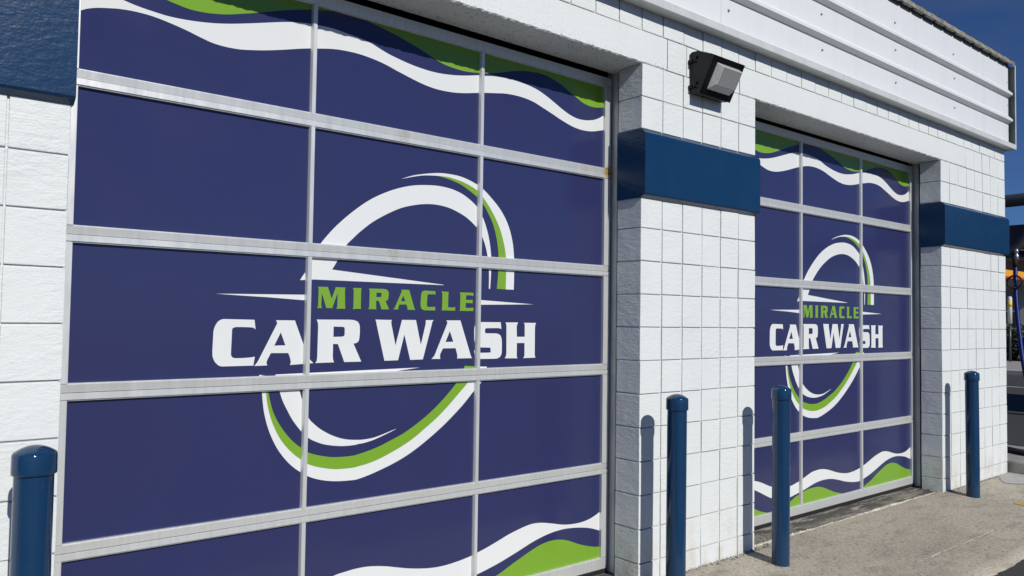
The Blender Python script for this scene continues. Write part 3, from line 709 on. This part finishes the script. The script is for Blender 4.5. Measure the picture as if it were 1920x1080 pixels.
def rail_mesh(name, x0, x1, z0, z1, bead_top, bead_bot, lean=0.0):
    bm = bmesh.new()
    box_bm(bm, (x0, YD, z0 + (0.005 if bead_bot else 0)), (x1, YD + 0.045, z1 - (0.005 if bead_top else 0)), 0.0012)
    if lean:                  # the lower edge of each section laps back under the next
        for v in bm.verts:
            if v.co.y < YD + 0.01 and v.co.z < (z0 + z1) / 2: v.co.y += lean
    if bead_top: box_bm(bm, (x0 + 0.001, YD + 0.006, z1 - 0.0055), (x1 - 0.001, YD + 0.03, z1), 0.0008)
    if bead_bot: box_bm(bm, (x0 + 0.001, YD + 0.006, z0), (x1 - 0.001, YD + 0.03, z0 + 0.0055), 0.0008)
    return bm_mesh(bm, name)

door = empty('overhead_door', (0, 0, 0)); child(door)
door['label'] = 'near overhead door, aluminium framed, with the printed logo shown largest'
SW = 0.055
for k in range(5):
    z0 = DZ + k * SEC; z1 = z0 + SEC
    br = 0.072 if k == 0 else 0.037
    tr = 0.062 if k == 4 else 0.031
    zb, zt = z0 + 0.0012 + br, z1 - 0.0012 - tr
    child(obj('rail', rail_mesh('rail', DL, DR, z0 + 0.0009, zb, True, False, 0.0042), alu), door)
    child(obj('rail', rail_mesh('rail', DL, DR, zt, z1 - 0.0009, False, True), alu), door)
    for xa, xb in ((DL, DL + SW), (DR - SW, DR)):
        child(box('stile', (xa, YD + 0.0006, zb - 0.002), (xb, YD + 0.04, zt + 0.002), alu, None, 0.0012), door)
    child(obj('glazing_bar', bar_mesh(M1, zb - 0.009, zt + 0.004), alu), door)
    child(obj('glazing_bar', bar_mesh(M2, zb - 0.009, zt + 0.004), alu), door)
    for xa, xb in ((DL + SW, M1 - 0.014), (M1 + 0.014, M2 - 0.014), (M2 + 0.014, DR - SW)):
        child(box('pane', (xa - 0.004, PYG, zb - 0.004), (xb + 0.004, PYG + 0.006, zt + 0.004), v_navy), door)
        for nm, colr, tr_ in pieces:
            me = print_piece(nm, colr, tr_, xa, xb, zb, zt)
            if me: child(obj(nm, me), door)
    if k: child(box('section_seal', (DL + 0.01, YD + 0.012, z0 - 0.004), (DR - 0.01, YD + 0.03, z0 + 0.004), rubber), door)
child(box('bottom_seal', (DL, YD + 0.004, -0.001), (DR, YD + 0.04, DZ + 0.001), rubber, None, 0.004), door)
for xa, xb in ((DL - 0.10, DL - 0.014), (DR + 0.014, DR + 0.10)):
    bm = bmesh.new()
    box_bm(bm, (xa, 0.232, 0.0), (xb, 0.240, ZL + 0.05), 0.002)
    xe = xb - 0.006 if xa < 1 else xa
    box_bm(bm, (xe, 0.233, 0.0), (xe + 0.006, 0.33, ZL + 0.05), 0.001)
    child(obj('door_track', bm_mesh(bm, 'door_track'), track_mat), door)
# the far door: same parts, one bay along
DOFF = 4.330
door2 = empty('overhead_door', (door.location.x + DOFF, door.location.y, door.location.z + 0.006), bld)
door2['label'] = 'far overhead door, aluminium framed, with the printed logo shown smaller'
for ch in list(door.children):
    c = ch.copy(); COL.objects.link(c); c.parent = door2

# ------------------------------------------------------------------ wall light
black_case = Mat('black_cast_housing', (0.004, 0.004, 0.0045), 0.35, 0.0, 0.3)
black_case.bump(black_case.noise(160, (1, 1, 1), 2), 0.0006, 0.4)
case = black_case.m
MLN = Mat('prismatic_glass', (0.50, 0.515, 0.525), 0.16, 0.0, 0.6)
wv = MLN.n.new('ShaderNodeTexWave'); wv.wave_type = 'BANDS'; wv.bands_direction = 'Z'; wv.inputs['Scale'].default_value = 34; wv.inputs['Distortion'].default_value = 0.6
MLN.l.new(MLN.geo.outputs['Position'], wv.inputs['Vector'])
MLN.tint(MLN.ramp(wv.outputs['Fac'], 0.2, 0.8, 0.0, 0.7), (0.30, 0.31, 0.32))
MLN.bump(wv.outputs['Fac'], 0.003, 0.35)
MLN.b.inputs['Transmission Weight'].default_value = 0.35
lens_mat = MLN.m
MLE = Mat('pale_lens_glass', (0.74, 0.75, 0.74), 0.22, 0.0, 0.5)  # paler copy of the lens glass, facet brightness put into colour
MLE.tint(MLE.ramp(MLE.noise(70, (1, 1, 1), 3), 0.45, 0.6, 0.0, 0.6), (0.5, 0.51, 0.51))
MLE.b.inputs['Transmission Weight'].default_value = 0.2
LX0, LX1 = 3.765, 4.090
wl_ = empty('wall_light', (3.9275, 0.0, 3.2))
tag(wl_, 'black wedge shaped wall light with ribbed glass lens on the middle pier', 'wall light')
prof = [(-0.001, 3.066), (-0.001, 3.325), (-0.020, 3.336), (-0.062, 3.334), (-0.176, 3.288), (-0.186, 3.276), (-0.074, 3.062), (-0.060, 3.056)]
o = extrude_x('housing', prof, LX0, LX1, case, None, 1, None, 0.003); child(o, wl_)
# bezel frame on the sloping front
A_ = Vector((0, -0.186, 3.276)); Bv = Vector((0, -0.074, 3.062))
dv = (Bv - A_); ln = dv.length; dv.normalize(); nv = Vector((0, dv.z, -dv.y))
if nv.y > 0: nv = -nv
def fp(x, t, d):   # point on the sloping front
    return Vector((x, 0, 0)) + A_ + dv * (t * ln) + nv * d
bm = bmesh.new()
lx0, lx1, lt0, lt1 = LX0 + 0.052, LX1 - 0.036, 0.14, 0.86
o0 = [fp(LX0 - 0.004, -0.02, 0.0), fp(LX1 + 0.004, -0.02, 0.0), fp(LX1 + 0.004, 1.03, 0.0), fp(LX0 - 0.004, 1.03, 0.0)]
o1 = [fp(LX0 - 0.004, -0.02, 0.013), fp(LX1 + 0.004, -0.02, 0.013), fp(LX1 + 0.004, 1.03, 0.013), fp(LX0 - 0.004, 1.03, 0.013)]
i1 = [fp(lx0, lt0, 0.013), fp(lx1, lt0, 0.013), fp(lx1, lt1, 0.013), fp(lx0, lt1, 0.013)]
i0 = [fp(lx0, lt0, 0.0), fp(lx1, lt0, 0.0), fp(lx1, lt1, 0.0), fp(lx0, lt1, 0.0)]
rs = [[bm.verts.new(q) for q in r_] for r_ in (o0, o1, i1, i0)]
for a, b in zip(rs, rs[1:] + rs[:1]):
    for i in range(4): bm.faces.new((a[i], a[(i + 1) % 4], b[(i + 1) % 4], b[i]))
child(obj('bezel', bm_mesh(bm, 'bezel'), case), wl_)
bm = bmesh.new()
l0 = [fp(lx0, lt0, 0.004), fp(lx1, lt0, 0.004), fp(lx1, lt1, 0.004), fp(lx0, lt1, 0.004)]
l1 = [fp(lx0, lt0, 0.016), fp(lx1, lt0, 0.016), fp(lx1, lt1, 0.016), fp(lx0, lt1, 0.016)]
l2 = [fp(lx0 + 0.026, lt0 + 0.04, 0.056), fp(lx1 - 0.010, lt0 + 0.04, 0.056), fp(lx1 - 0.010, lt1 - 0.20, 0.056), fp(lx0 + 0.026, lt1 - 0.20, 0.056)]
rs = [[bm.verts.new(q) for q in r_] for r_ in (l0, l1, l2)]
for a, b in zip(rs[:-1], rs[1:]):
    for i in range(4): bm.faces.new((a[i], a[(i + 1) % 4], b[(i + 1) % 4], b[i]))
bm.faces.new(rs[-1]); bm.faces.new(rs[0][::-1])
bmesh.ops.bevel(bm, geom=bm.edges[:], offset=0.003, segments=1, affect='EDGES')
lens_me = bm_mesh(bm, 'lens'); lens_me.materials.append(MLE.m); lens_me.materials.append(lens_mat)
for pf in lens_me.polygons:               # ribbed main face coloured darker, rim and side facets paler, as painted shading
    if pf.area > 0.01 and pf.normal.dot(nv) > 0.95: pf.material_index = 1
child(obj('lens', lens_me), wl_)
for hz, hh in ((3.262, 0.024), (3.095, 0.022)):
    bm = bmesh.new()
    box_bm(bm, (LX0 - 0.016, -0.030, hz), (LX0 + 0.002, -0.004, hz + hh), 0.003)
    tube_bm(bm, [(LX0 - 0.012, -0.055, hz + 0.030), (LX0 + 0.004, -0.055, hz + 0.030)], 0.010, 10)
    tube_bm(bm, [(LX0 - 0.018, -0.046, hz + 0.004), (LX0 + 0.004, -0.046, hz + 0.004)], 0.006, 8)
    child(obj('hinge', bm_mesh(bm, 'hinge'), case), wl_)
steel = Mat('dull_steel', (0.45, 0.46, 0.46), 0.35, 0.8).m
bm = bmesh.new(); lathe(bm, [(0.0, 3.326), (0.013, 3.326), (0.013, 3.345), (0.009, 3.348), (0.009, 3.358), (0.0, 3.360)], 10, (3.885, -0.045))
lathe(bm, [(0.0, 3.326), (0.006, 3.326), (0.006, 3.352), (0.0, 3.354)], 8, (3.915, -0.050))
child(obj('light_sensor', bm_mesh(bm, 'light_sensor'), steel), wl_)

# ------------------------------------------------------------------ bollards
def bollard_meshes():
    bm = bmesh.new(); lathe(bm, [(0.0572, -0.08), (0.0572, 0.5), (0.0572, 1.08)], 48)
    post = bm_mesh(bm, 'post', True); post.materials.append(post_paint)
    bm = bmesh.new()
    pr = [(0.0565, 1.070), (0.0635, 1.069), (0.0648, 1.071), (0.0650, 1.078), (0.0645, 1.128), (0.0635, 1.134), (0.0600, 1.1385)]
    for a in range(1, 9):
        t = a / 8
        pr.append((0.060 * (1 - t), 1.1385 + 0.0225 * (1 - (1 - t) ** 2)))
    lathe(bm, pr, 48)
    cap = bm_mesh(bm, 'cap', True); cap.materials.append(post_paint)
    return post, cap
pm, cm = bollard_meshes()
BG = 'navy bollards standing along the front of the building'
for (bx, by, lab) in ((0.096, -0.265, 'navy bollard nearest the camera, by the left pier'),
                      (3.350, -0.245, 'navy bollard in front of the middle pier, next to the near door'),
                      (4.405, -0.272, 'navy bollard in front of the far door, at its left edge'),
                      (7.705, -0.230, 'navy bollard in front of the far pier, beside the building corner')):
    b = empty('bollard', (bx, by, -0.001 if bx < 4 or bx > 5 else 0.007))
    tag(b, lab, 'bollard', BG)
    obj('post', pm, None, b); obj('cap', cm, None, b)
    if bx > 1: b.rotation_euler = (R(random.uniform(-0.3, 0.3)), R(random.uniform(-0.4, 0.4)), random.uniform(0, 6))

# ------------------------------------------------------------------ grit along the wall foot
def grit(name, spots, mat, label):
    bm = bmesh.new()
    for (x, y, s) in spots:
        c = Vector((x, y, gz(x, y) + s * 0.35))
        vv = [bm.verts.new(c + Vector(q) * s * random.uniform(0.6, 1.2)) for q in ((1, 0, 0), (0, 1, 0), (-1, 0, 0), (0, -1, 0), (0, 0, 0.8), (0, 0, -0.6))]
        for a in range(4):
            bm.faces.new((vv[a], vv[(a + 1) % 4], vv[4])); bm.faces.new((vv[(a + 1) % 4], vv[a], vv[5]))
    o = obj(name, bm_mesh(bm, name), mat)
    tag(o, label, None, None, 'stuff')
rnd = random.uniform
sp = [(rnd(3.3, 4.7), -abs(random.gauss(0, 0.018)) - 0.003, rnd(0.002, 0.007)) for _ in range(240)]
sp += [(rnd(7.6, 9.25), -abs(random.gauss(0, 0.018)) - 0.003, rnd(0.002, 0.007)) for _ in range(220)]
sp += [(rnd(4.45, 4.95), rnd(-0.02, 0.22), rnd(0.003, 0.010)) for _ in range(260)]
sp += [(rnd(4.6, 7.6), rnd(0.0, 0.26), rnd(0.0015, 0.005)) for _ in range(420)]
sp += [(rnd(3.2, 3.32), rnd(0.05, 0.26), rnd(0.003, 0.008)) for _ in range(60)]
sp += [(rnd(7.45, 7.62), rnd(0.02, 0.22), rnd(0.003, 0.008)) for _ in range(60)]
sp += [(rnd(3.2, 9.2), rnd(-1.15, -0.02), rnd(0.0012, 0.0035)) for _ in range(900)]
grit('grit', sp, slab_mat, 'loose grit and dirt scattered over the concrete')
flakes = [(rnd(3.32, 4.5), -abs(random.gauss(0, 0.010)) - 0.002, rnd(0.004, 0.011)) for _ in range(110)]
flakes += [(rnd(7.62, 9.2), -abs(random.gauss(0, 0.010)) - 0.002, rnd(0.004, 0.010)) for _ in range(90)]
flakes += [(rnd(7.55, 7.64), rnd(0.03, 0.10), rnd(0.004, 0.009)) for _ in range(10)]
flakes += [(rnd(4.4, 8.8), rnd(-1.0, -0.05), rnd(0.002, 0.005)) for _ in range(70)]
grit('paint_flakes', flakes, patch_mat, 'pale paint flakes and crumbs along the wall foot')

# ------------------------------------------------------------------ beyond the corner
navy_cloth = Mat('navy_canvas', (0.006, 0.008, 0.030), 0.8)
navy_cloth.bump(navy_cloth.noise(6, (1, 1, 0.4), 3), 0.02, 0.3)
dark_steel = Mat('dark_grey_steel', (0.085, 0.085, 0.086), 0.35, 0.3).m
white_metal = Mat('white_enamel', (0.72, 0.71, 0.66), 0.4).m
blue_hose = Mat('blue_hose_rubber', (0.006, 0.022, 0.20), 0.32)
hw_ = blue_hose.n.new('ShaderNodeTexWave'); hw_.bands_direction = 'Z'; hw_.inputs['Scale'].default_value = 30
blue_hose.l.new(blue_hose.geo.outputs['Position'], hw_.inputs['Vector']); blue_hose.bump(hw_.outputs['Fac'], 0.004, 0.5)

# shade canopy over the vacuum bays
cn = empty('shade_canopy', (17.5, 1.0, -0.05))
tag(cn, 'dark navy canvas shade canopy under a round steel beam beyond the corner', 'canopy')
child(tube('beam', [(16.05, 9.0, 3.74), (15.75, 2.1, 3.855), (15.6, -6.0, 3.99)], 0.115, dark_steel, None, 20), cn)
child(box('valance', (16.30, -6.0, 2.86), (16.36, 9.0, 3.47), navy_cloth.m), cn)
child(box('canvas_roof', (16.37, -6.0, 3.40), (20.5, 9.0, 3.46), navy_cloth.m), cn)
child(box('piping', (16.285, -6.0, 2.985), (16.299, 9.0, 3.0), white_metal), cn)
for px, py in ((16.6, -5.6), (16.6, 8.6), (20.2, -5.6), (20.2, 8.6)):
    child(tube('post', [(px, py, -0.05), (px, py, 3.45)], 0.07, dark_steel, None, 14), cn)

# vacuum boom and its blue hose
vb = empty('vacuum_boom', (11.55, -1.25, -0.05))
tag(vb, 'dark vacuum boom with a steel swivel at its bent end', 'boom')
child(tube('post', [(11.55, -1.25, -0.05), (11.55, -1.25, 3.05)], 0.06, dark_steel, None, 16), vb)
arm = catmull([(11.55, -1.25, 3.05), (11.55, -0.6, 3.06), (11.52, 0.10, 3.0), (11.51, 0.45, 2.80), (11.50, 0.58, 2.66), (11.50, 0.665, 2.58), (11.50, 0.70, 2.50)], 4)
child(tube('arm', arm, [0.06] * (len(arm) - 6) + [0.062, 0.066, 0.068, 0.066, 0.06, 0.05], dark_steel, None, 16), vb)
bm = bmesh.new()
lathe(bm, [(0.0, 2.60), (0.020, 2.60), (0.026, 2.58), (0.026, 2.55), (0.018, 2.54), (0.018, 2.53), (0.030, 2.52), (0.030, 2.455), (0.0, 2.455)], 16, (11.44, 0.60))
child(obj('swivel', bm_mesh(bm, 'swivel', True), steel), vb)
hs = empty('vacuum_hose', (11.42, 0.62, 2.43))
tag(hs, 'glossy blue vacuum hose hanging from the boom beside the building corner', 'hose')
hp = catmull([(11.44, 0.615, 2.47), (11.44, 0.613, 2.2), (11.44, 0.61, 1.95), (11.44, 0.585, 1.6), (11.44, 0.545, 1.2), (11.44, 0.49, 0.85), (11.44, 0.40, 0.55), (11.46, 0.2, 0.28), (11.5, -0.1, 0.12), (11.6, -0.5, 0.0), (11.9, -0.9, -0.02)], 6)
child(tube('hose', hp, 0.027, blue_hose.m, None, 14), hs)
child(tube('cuff', [(11.44, 0.615, 2.36), (11.44, 0.616, 2.50)], 0.031, rubber, None, 14), hs)
ring = [(11.40, 0.61 + 0.085 * math.cos(a * math.pi / 12), 2.16 + 0.085 * math.sin(a * math.pi / 12)) for a in range(25)]
child(tube('hose_hook', ring, 0.012, rubber, None, 8), hs)
lp = catmull([(10.35, 0.9, 0.15), (10.0, 0.45, 0.15), (9.86, 0.16, 0.15), (9.74, -0.10, 0.15), (9.72, -0.45, 0.15), (9.92, -0.72, 0.15), (10.22, -0.45, 0.15), (10.10, -0.10, 0.15), (9.98, 0.10, 0.15), (10.02, 0.34, 0.175), (10.3, 0.5, 0.15)], 6)
lh = tube('floor_hose', lp, 0.022, rubber, None, 12)
tag(lh, 'black hose lying in a loop on the kerbed island', 'hose')

# far side of the lot
leafm = Mat('hedge_leaf', (0.045, 0.062, 0.030), 0.6)
leafm.tint(leafm.ramp(leafm.noise(3, (1, 1, 1), 3), 0.45, 0.65, 0.0, 0.8), (0.075, 0.085, 0.045))
def leaf_cloud(bm, lo, hi, nleaf, s):
    for _ in range(nleaf):
        c = Vector([rnd(a, b) for a, b in zip(lo, hi)])
        c.z -= 0.25 * random.random() * abs(math.sin(c.y * 2.1) * math.cos(c.x * 1.7))
        u_ = Vector((rnd(-1, 1), rnd(-1, 1), rnd(-1, 1))).normalized(); v_ = u_.orthogonal().normalized(); sz = s * rnd(0.6, 1.3)
        q = [bm.verts.new(c + u_ * sz), bm.verts.new(c + v_ * sz * 0.6), bm.verts.new(c - u_ * sz), bm.verts.new(c - v_ * sz * 0.6)]
        bm.faces.new(q)
for hx, hy0, hy1, hh, lab in ((38.6, 4.0, 13.0, 1.62, 'clipped dark hedge behind the far sidewalk'),):
    he = empty('hedge', (hx, (hy0 + hy1) / 2, 0.0)); tag(he, lab, 'hedge')
    bm = bmesh.new(); leaf_cloud(bm, (hx - 0.8, hy0, 0.05), (hx + 0.8, hy1, hh), 9000, 0.09)
    child(obj('foliage', bm_mesh(bm, 'foliage'), leafm.m), he)
    bm = bmesh.new()
    for i in range(10): tube_bm(bm, [(hx + rnd(-0.2, 0.2), hy0 + 0.4 + i * 0.9, -0.05), (hx + rnd(-0.3, 0.3), hy0 + 0.4 + i * 0.9 + rnd(-0.2, 0.2), 1.2)], [0.04, 0.015], 6)
    child(obj('stem', bm_mesh(bm, 'stem'), Mat('hedge_stem', (0.06, 0.045, 0.03), 0.9).m), he)

ps = empty('marker_post', (36.4, 8.92, 0.09))
tag(ps, 'white post with a yellow band, standing before the far hedge', 'post')
child(tube('pole', [(36.4, 8.92, 0.09), (36.4, 8.92, 1.7)], 0.045, dark_steel, None, 12), ps)
bm = bmesh.new(); lathe(bm, [(0.0, 1.66), (0.085, 1.66), (0.085, 2.72), (0.06, 2.78), (0.0, 2.79)], 18, (36.4, 8.92))
child(obj('sleeve', bm_mesh(bm, 'sleeve', True), white_metal), ps)
bm = bmesh.new(); lathe(bm, [(0.086, 2.36), (0.089, 2.36), (0.089, 2.56), (0.086, 2.56)], 18, (36.4, 8.92))
child(obj('band', bm_mesh(bm, 'band', True), Mat('yellow_band', (0.85, 0.55, 0.03), 0.5).m), ps)

fc = empty('fuel_canopy', (66, 20, -0.05))
tag(fc, 'fuel station canopy with an orange and red fascia in the distance', 'canopy')
orange = Mat('orange_fascia', (0.88, 0.40, 0.03), 0.45).m; red = Mat('red_fascia', (0.62, 0.07, 0.03), 0.45).m
child(box('fascia', (52.0, 16.4, 4.88), (76.0, 28.0, 5.30), orange), fc)
child(box('fascia_stripe', (51.97, 16.37, 4.74), (76.03, 28.03, 4.875), red), fc)
child(box('soffit', (52.3, 16.7, 4.66), (75.7, 27.7, 4.735), white_metal), fc)
for px in (56, 70):
    for py in (19, 25.5): child(box('column', (px - 0.25, py - 0.25, -0.05), (px + 0.25, py + 0.25, 4.66), white_metal), fc)

sh = empty('shop_building', (84, 24, -0.05))
tag(sh, 'long low grey building behind the fuel canopy', 'building')
MSH = Mat('grey_render', (0.13, 0.125, 0.115), 0.85); MSH.tint(MSH.ramp(MSH.noise(0.6, (1, 1, 1), 4), 0.4, 0.7, 0.0, 0.6), (0.10, 0.10, 0.09))
child(box('wall', (78, -30, -0.05), (90, 70, 7.2), MSH.m), sh)
child(box('roof', (77.7, -30.3, 7.21), (90.3, 70.3, 7.6), dark_steel), sh)
glass = Mat('dark_window_glass', (0.03, 0.04, 0.05), 0.08).m
for i in range(12):
    wy = -2 + i * 4.0
    w_ = box('window', (77.93, wy, 0.9), (77.99, wy + 2.6, 2.9), white_metal); child(w_, sh)
    q = box('pane', (77.90, wy + 0.12, 1.02), (77.925, wy + 2.48, 2.78), glass); child(q, w_)
